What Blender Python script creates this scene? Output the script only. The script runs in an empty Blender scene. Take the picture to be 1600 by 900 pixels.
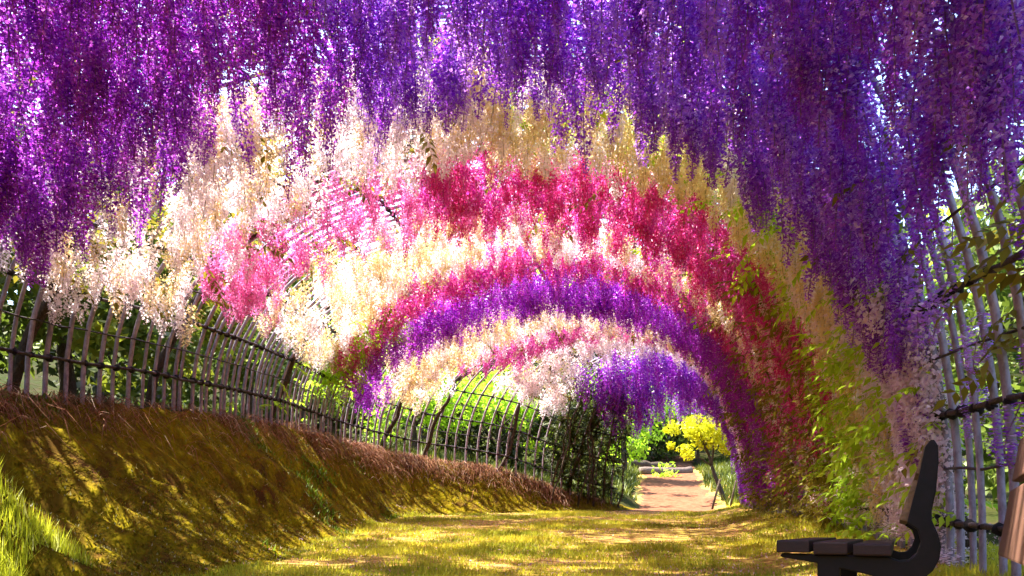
import bpy, math, random
import numpy as np
from mathutils import Vector, Matrix

random.seed(7)
rng = np.random.default_rng(7)
scene = bpy.context.scene
col = scene.collection

# ------------------------------------------------------------------ camera
cam_data = bpy.data.cameras.new("camera")
cam_data.sensor_width = 36.0
cam_data.lens = 27.0
cam_data.shift_y = 0.2375
cam_data.clip_start = 0.05
cam_data.clip_end = 3000
cam = bpy.data.objects.new("camera", cam_data)
col.objects.link(cam)
EYE = 0.52
cam.location = (0, 0, EYE)
cam.rotation_euler = (math.radians(90), 0, 0)
scene.camera = cam

# ------------------------------------------------------------------ world, sun, exposure
SUN_TO = Vector((-0.44, 0.22, 0.87)).normalized()
SUN_EL = math.asin(SUN_TO.z)
SUN_ROT = math.atan2(SUN_TO.x, SUN_TO.y)
world = bpy.data.worlds.new("World")
scene.world = world
world.use_nodes = True
wn = world.node_tree.nodes
wl = world.node_tree.links
sky = wn.new("ShaderNodeTexSky")
sky.sky_type = 'NISHITA'
sky.sun_disc = False
sky.sun_elevation = SUN_EL
sky.sun_rotation = SUN_ROT
wl.new(sky.outputs[0], wn["Background"].inputs[0])
wn["Background"].inputs[1].default_value = 0.15
sd = bpy.data.lights.new("sun", 'SUN')
sd.energy = 5.0
sd.angle = math.radians(0.9)
sd.color = (1.0, 0.93, 0.80)
sun = bpy.data.objects.new("sun", sd)
col.objects.link(sun)
sun.location = SUN_TO * 60
sun.rotation_euler = SUN_TO.to_track_quat('Z', 'Y').to_euler()
vs = scene.view_settings
scene.cycles.max_bounces = 10
scene.cycles.diffuse_bounces = 7
vs.view_transform = 'Standard'
vs.look = 'None'
vs.gamma = 1.0
vs.use_curve_mapping = False
vs.exposure = 2.8

# ------------------------------------------------------------------ node helpers
def rgba(c):
    return (c[0], c[1], c[2], 1.0)

def new_mat(name):
    m = bpy.data.materials.new(name)
    m.use_nodes = True
    nt = m.node_tree
    nt.nodes.clear()
    out = nt.nodes.new("ShaderNodeOutputMaterial")
    return m, nt, out

def n_mix(nt, fac, a, b):
    n = nt.nodes.new("ShaderNodeMix")
    n.data_type = 'RGBA'
    for sock, v in ((n.inputs[0], fac), (n.inputs[6], a), (n.inputs[7], b)):
        if isinstance(v, (int, float)):
            sock.default_value = v
        elif isinstance(v, tuple):
            sock.default_value = rgba(v)
        else:
            nt.links.new(v, sock)
    return n.outputs[2]

def n_noise(nt, scale, detail=4, rough=0.6, stretch=None):
    tc = nt.nodes.new("ShaderNodeNewGeometry")
    n = nt.nodes.new("ShaderNodeTexNoise")
    n.inputs["Scale"].default_value = scale
    n.inputs["Detail"].default_value = detail
    n.inputs["Roughness"].default_value = rough
    if stretch:
        mp = nt.nodes.new("ShaderNodeMapping")
        mp.inputs["Scale"].default_value = stretch
        nt.links.new(tc.outputs["Position"], mp.inputs[0])
        nt.links.new(mp.outputs[0], n.inputs["Vector"])
    else:
        nt.links.new(tc.outputs["Position"], n.inputs["Vector"])
    return n.outputs["Fac"]

def n_range(nt, v, a, b, c=0.0, d=1.0):
    n = nt.nodes.new("ShaderNodeMapRange")
    n.inputs[1].default_value = a
    n.inputs[2].default_value = b
    n.inputs[3].default_value = c
    n.inputs[4].default_value = d
    nt.links.new(v, n.inputs[0])
    return n.outputs[0]

def n_math(nt, op, a, b):
    n = nt.nodes.new("ShaderNodeMath")
    n.operation = op
    for i, v in enumerate((a, b)):
        if isinstance(v, (int, float)):
            n.inputs[i].default_value = v
        else:
            nt.links.new(v, n.inputs[i])
    return n.outputs[0]

def surf_mat(name, colours, scale=8.0, rough=0.85, bump=0.3, stretch=None, metallic=0.0, spec=0.3, fine=6.0):
    """three-tone noise material with fine relief"""
    m, nt, out = new_mat(name)
    p = nt.nodes.new("ShaderNodeBsdfPrincipled")
    f1 = n_range(nt, n_noise(nt, scale, 5, 0.65, stretch), 0.35, 0.65)
    f2 = n_range(nt, n_noise(nt, scale * fine, 3, 0.6, stretch), 0.4, 0.66)
    c = n_mix(nt, f1, colours[0], colours[1])
    c = n_mix(nt, f2, c, colours[2])
    nt.links.new(c, p.inputs["Base Color"])
    p.inputs["Roughness"].default_value = rough
    p.inputs["Metallic"].default_value = metallic
    p.inputs["Specular IOR Level"].default_value = spec
    if bump:
        b = nt.nodes.new("ShaderNodeBump")
        b.inputs["Strength"].default_value = bump
        b.inputs["Distance"].default_value = 0.03
        nt.links.new(f2, b.inputs["Height"])
        nt.links.new(b.outputs[0], p.inputs["Normal"])
    nt.links.new(p.outputs[0], out.inputs[0])
    return m

def petal_mat(name, light, dark, top=None, stem=(0.22, 0.18, 0.05), transl=0.58):
    """flower petals: tint attribute r = petal tone, g = per cluster value, b = stem, a = place along the cluster"""
    m, nt, out = new_mat(name)
    at = nt.nodes.new("ShaderNodeAttribute")
    at.attribute_name = "tint"
    sep = nt.nodes.new("ShaderNodeSeparateColor")
    nt.links.new(at.outputs["Color"], sep.inputs[0])
    oi = nt.nodes.new("ShaderNodeObjectInfo")
    rnd = n_math(nt, 'FRACT', n_math(nt, 'ADD', oi.outputs["Random"], sep.outputs[1]), 0.0)
    tone = n_math(nt, 'MULTIPLY', sep.outputs[0], n_range(nt, rnd, 0, 1, 0.55, 1.25))
    c = n_mix(nt, tone, dark, light)
    c = n_mix(nt, n_range(nt, sep.outputs[0], 0.85, 1.15, 0.0, 0.75), c, tuple(0.45*v+0.55 for v in light))
    if top:
        f = n_math(nt, 'MULTIPLY', n_range(nt, at.outputs["Alpha"], 0.55, 0.0, 0.0, 1.0), n_range(nt, rnd, 0.2, 0.9, 0.25, 1.0))
        c = n_mix(nt, f, c, top)
    c = n_mix(nt, sep.outputs[2], c, stem)
    d = nt.nodes.new("ShaderNodeBsdfPrincipled")
    d.inputs["Roughness"].default_value = 0.55
    d.inputs["Specular IOR Level"].default_value = 0.12
    nt.links.new(c, d.inputs["Base Color"])
    t = nt.nodes.new("ShaderNodeBsdfTranslucent")
    nt.links.new(c, t.inputs[0])
    mx = nt.nodes.new("ShaderNodeMixShader")
    mx.inputs[0].default_value = transl
    nt.links.new(d.outputs[0], mx.inputs[1])
    nt.links.new(t.outputs[0], mx.inputs[2])
    nt.links.new(mx.outputs[0], out.inputs[0])
    return m

def leaf_mat(name, light, dark, transl=0.4):
    return petal_mat(name, light, dark, None, (0.07, 0.04, 0.02), transl)

M = {}
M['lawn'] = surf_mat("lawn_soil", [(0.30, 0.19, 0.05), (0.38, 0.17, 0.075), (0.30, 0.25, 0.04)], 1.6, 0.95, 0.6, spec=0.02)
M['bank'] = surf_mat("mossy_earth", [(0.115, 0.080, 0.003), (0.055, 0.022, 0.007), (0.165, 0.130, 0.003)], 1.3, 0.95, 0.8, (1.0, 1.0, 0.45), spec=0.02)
M['path'] = surf_mat("pinkish_dirt", [(0.15, 0.062, 0.034), (0.085, 0.036, 0.020), (0.19, 0.085, 0.048)], 1.2, 0.95, 0.4, spec=0.02)
M['ground'] = surf_mat("rough_grass_ground", [(0.018, 0.026, 0.006), (0.035, 0.025, 0.012), (0.022, 0.028, 0.005)], 0.8, 0.95, 0.5, spec=0.02)
M['pole'] = surf_mat("mauve_grey_pipe", [(0.26, 0.20, 0.26), (0.34, 0.26, 0.31), (0.17, 0.12, 0.16)], 6.0, 0.42, 0.12, (1, 1, 0.5), 0.0, 0.5)
M['rail'] = surf_mat("dark_rail", [(0.035, 0.022, 0.03), (0.05, 0.03, 0.035), (0.02, 0.012, 0.016)], 9.0, 0.6, 0.2)
M['lash'] = surf_mat("black_palm_twine", [(0.012, 0.008, 0.010), (0.02, 0.013, 0.013), (0.008, 0.005, 0.006)], 60.0, 0.8, 0.5)
M['bark'] = surf_mat("vine_bark", [(0.07, 0.045, 0.03), (0.045, 0.028, 0.02), (0.11, 0.075, 0.05)], 14.0, 0.9, 0.8, (1, 1, 0.25))
M['bench'] = surf_mat("black_brown_timber", [(0.006, 0.004, 0.005), (0.010, 0.005, 0.006), (0.004, 0.003, 0.003)], 5.0, 0.6, 0.04, spec=0.2)
M['bench_plank'] = surf_mat("dark_red_brown_plank", [(0.022, 0.008, 0.007), (0.035, 0.013, 0.010), (0.014, 0.006, 0.005)], 9.0, 0.6, 0.1, (1, 1, 6))
M['bench_back'] = surf_mat("tan_back_plank", [(0.20, 0.11, 0.05), (0.26, 0.15, 0.07), (0.14, 0.08, 0.04)], 9.0, 0.6, 0.3)
M['tan'] = surf_mat("pale_tan_board", [(0.095, 0.044, 0.028), (0.102, 0.048, 0.031), (0.088, 0.040, 0.026)], 3.0, 0.6, 0.03, (1, 1, 5))
M['log'] = surf_mat("weathered_log", [(0.15, 0.10, 0.085), (0.10, 0.065, 0.052), (0.20, 0.145, 0.12)], 6.0, 0.9, 0.6)
M['stone'] = surf_mat("pale_stone", [(0.36, 0.29, 0.26), (0.46, 0.38, 0.33), (0.26, 0.20, 0.18)], 7.0, 0.9, 0.6)

# ------------------------------------------------------------------ object helpers
def tag(o, label=None, cat=None, group=None, kind=None):
    if label: o["label"] = label
    if cat: o["category"] = cat
    if group: o["group"] = group
    if kind: o["kind"] = kind
    return o

def empty(name, loc=(0, 0, 0)):
    o = bpy.data.objects.new(name, None)
    o.empty_display_size = 0.2
    o.location = loc
    col.objects.link(o)
    return o

def link(name, me, parent=None, mat4=None):
    o = bpy.data.objects.new(name, me)
    col.objects.link(o)
    if parent is not None:
        o.parent = parent
        # parts are written in world coordinates; things stand unrotated at their base
        base = WORLD_LOC(parent)
        if mat4 is None:
            o.location = (-base[0], -base[1], -base[2])
        else:
            m = mat4.copy()
            m.translation = m.translation - Vector(base)
            o.matrix_basis = m
    elif mat4 is not None:
        o.matrix_basis = mat4
    return o

def WORLD_LOC(o):
    l = Vector(o.location)
    while o.parent is not None:
        o = o.parent
        l = l + o.location
    return l

def mesh_np(name, verts, faces, mat, tint=None, smooth=False):
    """verts (N,3), faces (F,k) arrays of one face size"""
    verts = np.asarray(verts, np.float32)
    faces = np.asarray(faces, np.int32)
    k = faces.shape[1]
    me = bpy.data.meshes.new(name)
    me.vertices.add(len(verts))
    me.vertices.foreach_set("co", verts.ravel())
    me.loops.add(faces.size)
    me.loops.foreach_set("vertex_index", faces.ravel())
    me.polygons.add(len(faces))
    me.polygons.foreach_set("loop_start", np.arange(0, faces.size, k, dtype=np.int32))
    me.polygons.foreach_set("loop_total", np.full(len(faces), k, np.int32))
    if smooth:
        me.polygons.foreach_set("use_smooth", np.ones(len(faces), bool))
    me.update(calc_edges=True)
    if tint is not None:
        a = me.attributes.new("tint", 'FLOAT_COLOR', 'POINT')
        a.data.foreach_set("color", np.asarray(tint, np.float32).ravel())
    me.materials.append(mat)
    return me

class MB:
    def __init__(self):
        self.v, self.f = [], []
    def box(self, c, ax, ay, az):
        """centre and three half-axis vectors"""
        c, ax, ay, az = map(Vector, (c, ax, ay, az))
        b = len(self.v)
        for sx, sy, sz in ((-1,-1,-1),(1,-1,-1),(1,1,-1),(-1,1,-1),(-1,-1,1),(1,-1,1),(1,1,1),(-1,1,1)):
            self.v.append(tuple(c + ax*sx + ay*sy + az*sz))
        for f in ((0,3,2,1),(4,5,6,7),(0,1,5,4),(1,2,6,5),(2,3,7,6),(3,0,4,7)):
            self.f.append(tuple(b+i for i in f))
        return self
    def tube(self, pts, radii, n=6, cap=True):
        pts = [Vector(p) for p in pts]
        if not hasattr(radii, '__len__'):
            radii = [radii] * len(pts)
        b = len(self.v)
        t0 = (pts[1] - pts[0]).normalized()
        ref = Vector((0, 0, 1)) if abs(t0.z) < 0.9 else Vector((0, 1, 0))
        nx = t0.cross(ref).normalized()
        for i, p in enumerate(pts):
            t = (pts[min(i+1, len(pts)-1)] - pts[max(i-1, 0)]).normalized()
            nx = (nx - t * nx.dot(t)).normalized()
            ny = t.cross(nx)
            for k in range(n):
                a = 2*math.pi*k/n
                self.v.append(tuple(p + (nx*math.cos(a) + ny*math.sin(a)) * radii[i]))
        for i in range(len(pts)-1):
            for k in range(n):
                k2 = (k+1) % n
                self.f.append((b+i*n+k, b+i*n+k2, b+(i+1)*n+k2, b+(i+1)*n+k))
        if cap:
            self.f.append(tuple(b+k for k in reversed(range(n))))
            e = b+(len(pts)-1)*n
            self.f.append(tuple(e+k for k in range(n)))
        return self
    def mesh(self, name, mat, smooth=True, bevel=0.0):
        me = bpy.data.meshes.new(name)
        me.from_pydata(self.v, [], self.f)
        me.materials.append(mat)
        if smooth:
            me.polygons.foreach_set("use_smooth", np.ones(len(me.polygons), bool))
        me.update()
        if bevel:
            import bmesh
            bm = bmesh.new(); bm.from_mesh(me)
            bmesh.ops.bevel(bm, geom=bm.edges[:], offset=bevel, segments=2, affect='EDGES', profile=0.6)
            bm.to_mesh(me); bm.free()
        return me
    def build(self, name, mat, parent=None, smooth=True, bevel=0.0):
        return link(name, self.mesh(name, mat, smooth, bevel), parent)

# ------------------------------------------------------------------ value noise
_perm = rng.random((256, 256))
def vnoise(x, y):
    x = np.asarray(x, float); y = np.asarray(y, float)
    xi = np.floor(x).astype(int); yi = np.floor(y).astype(int)
    fx = x - xi; fy = y - yi
    fx = fx*fx*(3-2*fx); fy = fy*fy*(3-2*fy)
    a = _perm[xi & 255, yi & 255]; b = _perm[(xi+1) & 255, yi & 255]
    c = _perm[xi & 255, (yi+1) & 255]; d = _perm[(xi+1) & 255, (yi+1) & 255]
    return (a*(1-fx)+b*fx)*(1-fy) + (c*(1-fx)+d*fx)*fy
def fbm(x, y, o=3):
    s = 0; a = 0.5
    for i in range(o):
        s = s + a*(vnoise(x*2**i+17*i, y*2**i+31*i)-0.5); a *= 0.5
    return s

# ------------------------------------------------------------------ plan of the tunnel
# section: left foot x,y,z on the bank crest | apex x,y,z | right foot x,y
SEC = np.array([
    [-4.30,-2.0,1.62, -0.90,-2.0,4.15, 2.20,-2.2],
    [-4.40, 1.5,1.64, -0.90, 1.3,4.20, 2.25, 1.2],
    [-4.40, 4.2,1.66, -0.80, 4.0,4.25, 2.45, 3.9],
    [-4.25, 6.4,1.69, -0.65, 6.0,4.25, 2.90, 5.8],
    [-3.75, 8.4,1.87, -0.20, 7.7,4.35, 3.35, 7.6],
    [-3.50,11.6,2.14,  0.30,10.8,4.50, 3.90,10.5],
    [-3.20,14.4,2.22,  0.80,13.0,4.68, 4.10,12.4],
    [-2.10,16.4,2.10,  1.50,14.9,4.68, 4.25,13.6],
    [-0.30,16.9,1.86,  2.30,15.9,4.58, 4.40,14.4],
    [ 1.20,17.4,1.40,  3.10,16.5,4.25, 4.60,15.0],
    [ 2.40,17.7,1.14,  3.90,16.9,3.75, 5.00,15.7]])
def sec_at(s):
    s = np.clip(np.asarray(s, float), 0, 10)
    i = np.minimum(s.astype(int), 9); f = (s - i)[..., None]
    P = lambda k: SEC[np.clip(k, 0, 10)]
    p0, p1, p2, p3 = P(i-1), P(i), P(i+1), P(i+2)
    return 0.5*((2*p1) + (-p0+p2)*f + (2*p0-5*p1+4*p2-p3)*f**2 + (-p0+3*p1-3*p2+p3)*f**3)

ss = np.linspace(0, 10, 201)
_sd = sec_at(ss)
crest_line = np.vstack([[[-4.3, -9.0, 1.6]], _sd[:, 0:3], [[2.9,19.2,1.3],[3.2,22,1.75],[3.9,26,2.35],[4.8,31,3.05],[6.5,40,4.6],[9,60,7]]])
base_ctl = np.array([[-2.5,-9],[-2.5,0],[-2.35,3.0],[-2.2,4.6],[-1.95,6.2],[-1.95,9.3],[-2.05,12.5],[-1.75,14.8],[-0.5,15.6],[1.15,16.6],[2.5,17.3],[3.2,19.0],[3.5,22],[4.2,26],[5.1,31],[6.9,40],[9.5,60]])
def smooth_line(c, n=8):
    out = []
    for i in range(len(c)-1):
        p0, p1, p2, p3 = c[max(i-1,0)], c[i], c[i+1], c[min(i+2,len(c)-1)]
        for k in range(n):
            f = k/n
            out.append(0.5*((2*p1)+(-p0+p2)*f+(2*p0-5*p1+4*p2-p3)*f*f+(-p0+3*p1-3*p2+p3)*f**3))
    out.append(c[-1]); return np.array(out)
base_line = smooth_line(base_ctl)
right_line = np.vstack([[[2.2,-9]], _sd[:, 6:8], [[5.6,17],[6.3,22],[7.4,27],[9.2,33],[11.5,40],[15,60]]])

def near(line, x, y):
    """distance, sign (+ = left of the line), nearest index value"""
    x = x.ravel(); y = y.ravel()
    best = np.full(x.shape, 1e9); sg = np.zeros(x.shape); idx = np.zeros(x.shape)
    for i in range(len(line)-1):
        a = line[i, :2]; d = line[i+1, :2]-a
        L2 = d @ d
        if L2 < 1e-12: continue
        t = np.clip(((x-a[0])*d[0]+(y-a[1])*d[1])/L2, 0, 1)
        ex = x-a[0]-t*d[0]; ey = y-a[1]-t*d[1]
        q = ex*ex+ey*ey
        m = q < best
        best = np.where(m, q, best)
        sg = np.where(m, np.sign(d[0]*(y-a[1])-d[1]*(x-a[0])), sg)
        idx = np.where(m, i+t, idx)
    return np.sqrt(best), sg, idx

def lawn_h(x, y):
    y2 = np.asarray(y, float)
    z = 0.065*np.maximum(y2-2.2, 0)
    z = z + 0.085*np.maximum(y2-19.5, 0) + 0.10*np.maximum(y2-34, 0)
    z = z - 0.25*np.maximum(y2-60, 0)
    return np.clip(z, -2, 14)

def height(x, y, detail=True):
    x = np.asarray(x, float); y = np.asarray(y, float); sh = x.shape
    xr, yr = x.ravel(), y.ravel()
    g = lawn_h(xr, yr)
    dc, sc, ic = near(crest_line, xr, yr)
    db, sb, ib = near(base_line, xr, yr)
    dr, sr, ir = near(right_line, xr, yr)
    ci = np.arange(len(crest_line))
    zc = np.interp(ic, ci, crest_line[:, 2])
    gc = lawn_h(np.interp(ic, ci, crest_line[:, 0]), np.interp(ic, ci, crest_line[:, 1]))
    amp = np.maximum(zc-gc, 0.0)
    out_c = sc > 0
    in_b = (~out_c) & (sb > 0)
    f = db/(db+dc+1e-6)
    g2 = g.copy()
    if detail:
        gul = fbm(ib*0.75+2.2*f, f*0.9, 3)+0.25*fbm(xr*4.5+3, yr*4.5, 2)
        rough = fbm(xr*2.2, yr*2.2, 3)
    else:
        gul = 0; rough = 0
    prof = f**1.45
    zb = g + amp*prof + np.sin(np.pi*f)*(0.75*gul+0.16*rough)*np.clip(amp, 0, 1)
    zo = np.minimum(g + amp + 0.06*dc + 0.10*rough + np.maximum(dc-5, 0)*0.16, 16)
    g2 = np.where(in_b, zb, g2)
    g2 = np.where(out_c, zo, g2)
    rl = np.where(sr < 0, 1.0, -1.0)*dr
    g2 = g2 + np.where(out_c | in_b, 0, 0.22*np.clip((rl+1.0)/1.2, 0, 1) + 0.10*np.clip(rl-1.0, 0, 60))
    if detail:
        g2 = g2 + 0.05*fbm(xr*1.1+5, yr*1.1, 3)
    dist_far = np.hypot(xr, yr)
    g2 = g2*np.clip(1.6-dist_far/250, 0.0, 1.0)
    return g2.reshape(sh)

# ------------------------------------------------------------------ terrain sheet, cut into named regions
def axis(lo, hi, step, far, grow=1.35):
    a = list(np.arange(lo, hi+1e-6, step))
    d = step
    while a[0] > -far:
        d *= grow; a.insert(0, a[0]-d)
    d = step
    while a[-1] < far:
        d *= grow; a.append(a[-1]+d)
    return np.array(a)
ax_x = axis(-7, 9, 0.11, 600)
ax_y = axis(1.5, 34, 0.13, 600)
GX, GY = np.meshgrid(ax_x, ax_y)
GZ = height(GX, GY)
nxg, nyg = len(ax_x), len(ax_y)
V = np.stack([GX, GY, GZ], -1).reshape(-1, 3)
ii, jj = np.meshgrid(np.arange(nxg-1), np.arange(nyg-1))
a0 = (jj*nxg+ii).ravel()
Q = np.stack([a0, a0+1, a0+1+nxg, a0+nxg], 1)
cx = V[Q].mean(1)[:, 0]; cy = V[Q].mean(1)[:, 1]
dc, sc, ic = near(crest_line, cx, cy)
db, sb, ib = near(base_line, cx, cy)
dr, sr, ir = near(right_line, cx, cy)
path_mid = np.array([[3.1,16.2],[3.8,18.2],[4.5,21],[5.0,24],[5.8,28],[6.6,32],[7.6,37]])
dp, sp_, ip = near(path_mid, cx, cy)
wob = 0.5*fbm(cx*0.9, cy*0.9, 3)
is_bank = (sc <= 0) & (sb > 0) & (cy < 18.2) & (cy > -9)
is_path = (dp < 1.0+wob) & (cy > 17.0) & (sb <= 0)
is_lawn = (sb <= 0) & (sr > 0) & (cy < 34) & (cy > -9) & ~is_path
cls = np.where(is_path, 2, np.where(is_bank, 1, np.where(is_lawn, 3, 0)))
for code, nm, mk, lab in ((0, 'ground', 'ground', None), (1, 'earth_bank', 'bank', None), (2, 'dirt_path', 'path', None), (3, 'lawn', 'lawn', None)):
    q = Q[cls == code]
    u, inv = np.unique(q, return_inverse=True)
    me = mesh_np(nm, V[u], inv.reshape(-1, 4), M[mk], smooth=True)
    o = link(nm, me)
    tag(o, kind='structure')

def hgt(x, y):
    """bilinear look-up in the sheet"""
    x = np.atleast_1d(np.asarray(x, float)); y = np.atleast_1d(np.asarray(y, float))
    i = np.clip(np.searchsorted(ax_x, x)-1, 0, nxg-2); j = np.clip(np.searchsorted(ax_y, y)-1, 0, nyg-2)
    fx = (x-ax_x[i])/(ax_x[i+1]-ax_x[i]); fy = (y-ax_y[j])/(ax_y[j+1]-ax_y[j])
    return (GZ[j, i]*(1-fx)+GZ[j, i+1]*fx)*(1-fy)+(GZ[j+1, i]*(1-fx)+GZ[j+1, i+1]*fx)*fy
def h1(x, y):
    return float(hgt(x, y)[0])

# ------------------------------------------------------------------ arch surface table
NS, NU = 501, 121
S_AX = np.linspace(0, 10, NS)
def arch_pts(sec, n=200, foot=0.0):
    L = sec[0:3]; A = sec[3:6]; R = np.array([sec[6], sec[7], h1(sec[6], sec[7])])
    th = np.linspace(math.pi, 0, n)
    c = np.cos(th); s_ = np.sin(th).clip(0)
    pw = np.where(c < 0, 2/2.35, 2/2.35)
    k = np.abs(c)**pw; z = s_**pw
    base = np.where((c < 0)[:, None], L[None], R[None])
    P = np.empty((n, 3))
    P[:, :2] = A[:2] + (base[:, :2]-A[:2])*k[:, None]
    P[:, 2] = base[:, 2] + (A[2]-base[:, 2])*z
    d = np.r_[0, np.cumsum(np.linalg.norm(np.diff(P, axis=0), axis=1))]
    return P, d
SURF = np.empty((NS, NU, 3)); ULEN = np.empty(NS); UAPEX = np.empty(NS)
_all = sec_at(S_AX)
for i in range(NS):
    P, d = arch_pts(_all[i])
    uu = d/d[-1]; ULEN[i] = d[-1]; UAPEX[i] = uu[np.argmax(P[:, 2])]
    for k in range(3):
        SURF[i, :, k] = np.interp(np.linspace(0, 1, NU), uu, P[:, k])
def surf(s, u):
    s = np.atleast_1d(np.asarray(s, float)); u = np.atleast_1d(np.asarray(u, float))
    a = np.clip(s/10*(NS-1), 0, NS-1.001); b = np.clip(u*(NU-1), 0, NU-1.001)
    i = a.astype(int); j = b.astype(int); fa = (a-i)[:, None]; fb = (b-j)[:, None]
    return (SURF[i, j]*(1-fb)+SURF[i, j+1]*fb)*(1-fa)+(SURF[i+1, j]*(1-fb)+SURF[i+1, j+1]*fb)*fa
e1 = SURF[1:, :-1]-SURF[:-1, :-1]; e2 = SURF[:-1, 1:]-SURF[:-1, :-1]
CELL = np.linalg.norm(np.cross(e1, e2), axis=-1)

# ------------------------------------------------------------------ trellis: hoops, rails, lashings
trellis = empty("trellis_tunnel", (-4.4, 1.5, 1.64))
tag(trellis, "long arched trellis tunnel of mauve grey pipe hoops tied with dark rails, curving right", "trellis")
mid = 0.5*(_all[:, 0:2]+_all[:, 3:5])
cl = np.r_[0, np.cumsum(np.linalg.norm(np.diff(mid, axis=0), axis=1))]
hoop_s = np.interp(np.arange(0.05, cl[-1], 0.175), cl, S_AX)
for n_, s in enumerate(hoop_s):
    sec = sec_at(s) + rng.normal(0, 0.012, 8)
    sec[5] += rng.normal(0, 0.02)
    P, d = arch_pts(sec, 200)
    q = np.linspace(0, d[-1], 34)
    pts = np.stack([np.interp(q, d, P[:, k]) for k in range(3)], 1)
    lo = pts[0]-(pts[1]-pts[0])*0.9; hi = pts[-1]+(pts[-1]-pts[-2])*0.9
    pts = np.vstack([lo, pts, hi])
    r = 0.021*(0.85+0.3*rng.random())
    MB().tube(pts, r, 6).build("hoop", M['pole'], trellis)

def rail_uv(kind, val):
    """polyline of u for a rail: kind 'L' height over the left foot, 'R' height over the right foot, 'U' fixed u"""
    out = np.empty(NS)
    for i in range(NS):
        ua = int(UAPEX[i]*(NU-1))
        if kind == 'U':
            out[i] = UAPEX[i]+val*(1-UAPEX[i]) if val > 0 else UAPEX[i]*(1+val)
        elif kind == 'L':
            z = SURF[i, :ua+1, 2]; out[i] = np.interp(SURF[i, 0, 2]+val, z, np.arange(ua+1)/(NU-1))
        else:
            z = SURF[i, ua:, 2][::-1]; out[i] = np.interp(SURF[i, -1, 2]+val, z, (np.arange(ua, NU)/(NU-1))[::-1])
    return out
thin_rails = {('L', 0.64), ('L', 1.24), ('R', 1.8), ('R', 1.17), ('R', 0.55)}
rails = [('L', 0.64), ('L', 1.24), ('R', 1.8), ('R', 1.17), ('R', 0.55), ('L', 0.34), ('L', 0.95), ('L', 1.5), ('U', -0.42), ('U', -0.28), ('U', -0.14), ('U', 0.0),
         ('U', 0.13), ('U', 0.25), ('U', 0.37), ('R', 2.1), ('R', 1.48), ('R', 0.86), ('R', 0.24)]
lash_near, lash_far = [], []
for kind, val in rails:
    ur = rail_uv(kind, val)
    sl = np.linspace(0, 10, 90)
    P = surf(sl, np.interp(sl, S_AX, ur))
    # rails run on the inner side of the hoops
    ctr = np.stack([np.interp(sl, S_AX, _all[:, 3]), np.interp(sl, S_AX, _all[:, 4]), P[:, 2]*0+2.2], 1)
    inn = ctr-P; inn /= np.linalg.norm(inn, axis=1)[:, None]
    P = P+inn*0.034
    P += rng.normal(0, 0.006, P.shape)
    thin = (kind, val) in thin_rails
    MB().tube(P, 0.008 if thin else 0.017, 5).build("rail", M['rail'], trellis)
    if thin: continue
    for s in hoop_s:
        p = surf(s, np.interp(s, S_AX, ur))[0]
        c = np.array([np.interp(s, S_AX, _all[:, 3]), np.interp(s, S_AX, _all[:, 4]), 2.2])
        n = c-p; n /= np.linalg.norm(n)
        p = p+n*0.02
        vis = p[1] > 2.5 and abs(p[0]/p[1]) < 0.72
        (lash_near if vis and kind in 'LR' and p[1] < 12 else lash_far).append((p, n))
lm = MB()
_ring = [Vector((math.cos(a)*0.034, math.sin(a)*0.046, 0)) for a in np.linspace(0, 2*math.pi, 8)[:-1]]
for z, k in ((-0.034, 0.75), (-0.012, 1.1), (0.014, 1.0), (0.036, 0.7)):
    for v in _ring: lm.v.append((v.x*k, v.y*k, z))
for i in range(3):
    for k in range(7):
        lm.f.append((i*7+k, i*7+(k+1) % 7, (i+1)*7+(k+1) % 7, (i+1)*7+k))
lm.f.append(tuple(reversed(range(7)))); lm.f.append(tuple(range(21, 28)))
lash_me = lm.mesh("lashing", M['lash'])
lash_near.sort(key=lambda t: np.linalg.norm(t[0]))
lash_far += lash_near[280:]
def rnd_rot(n):
    q = Vector(n).to_track_quat('Y', 'Z').to_matrix().to_4x4()
    return q @ Matrix.Rotation(random.uniform(-0.5, 0.5), 4, 'Y') @ Matrix.Scale(random.uniform(0.62, 0.92), 4)
for p, n in lash_near[:280]:
    link("lashing", lash_me, trellis, Matrix.Translation(p) @ rnd_rot(n))
vv, ff = [], []
lv = np.array(lm.v); lq = np.array([f for f in lm.f if len(f) == 4])
for i, (p, n) in enumerate(lash_far):
    m = np.array(rnd_rot(n))
    vv.append(lv @ m[:3, :3].T + p); ff.append(lq+28*i)
o = link("lashing", mesh_np("lashing_mass", np.vstack(vv), np.vstack(ff), M['lash']), trellis)
o["kind"] = "stuff"

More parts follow.
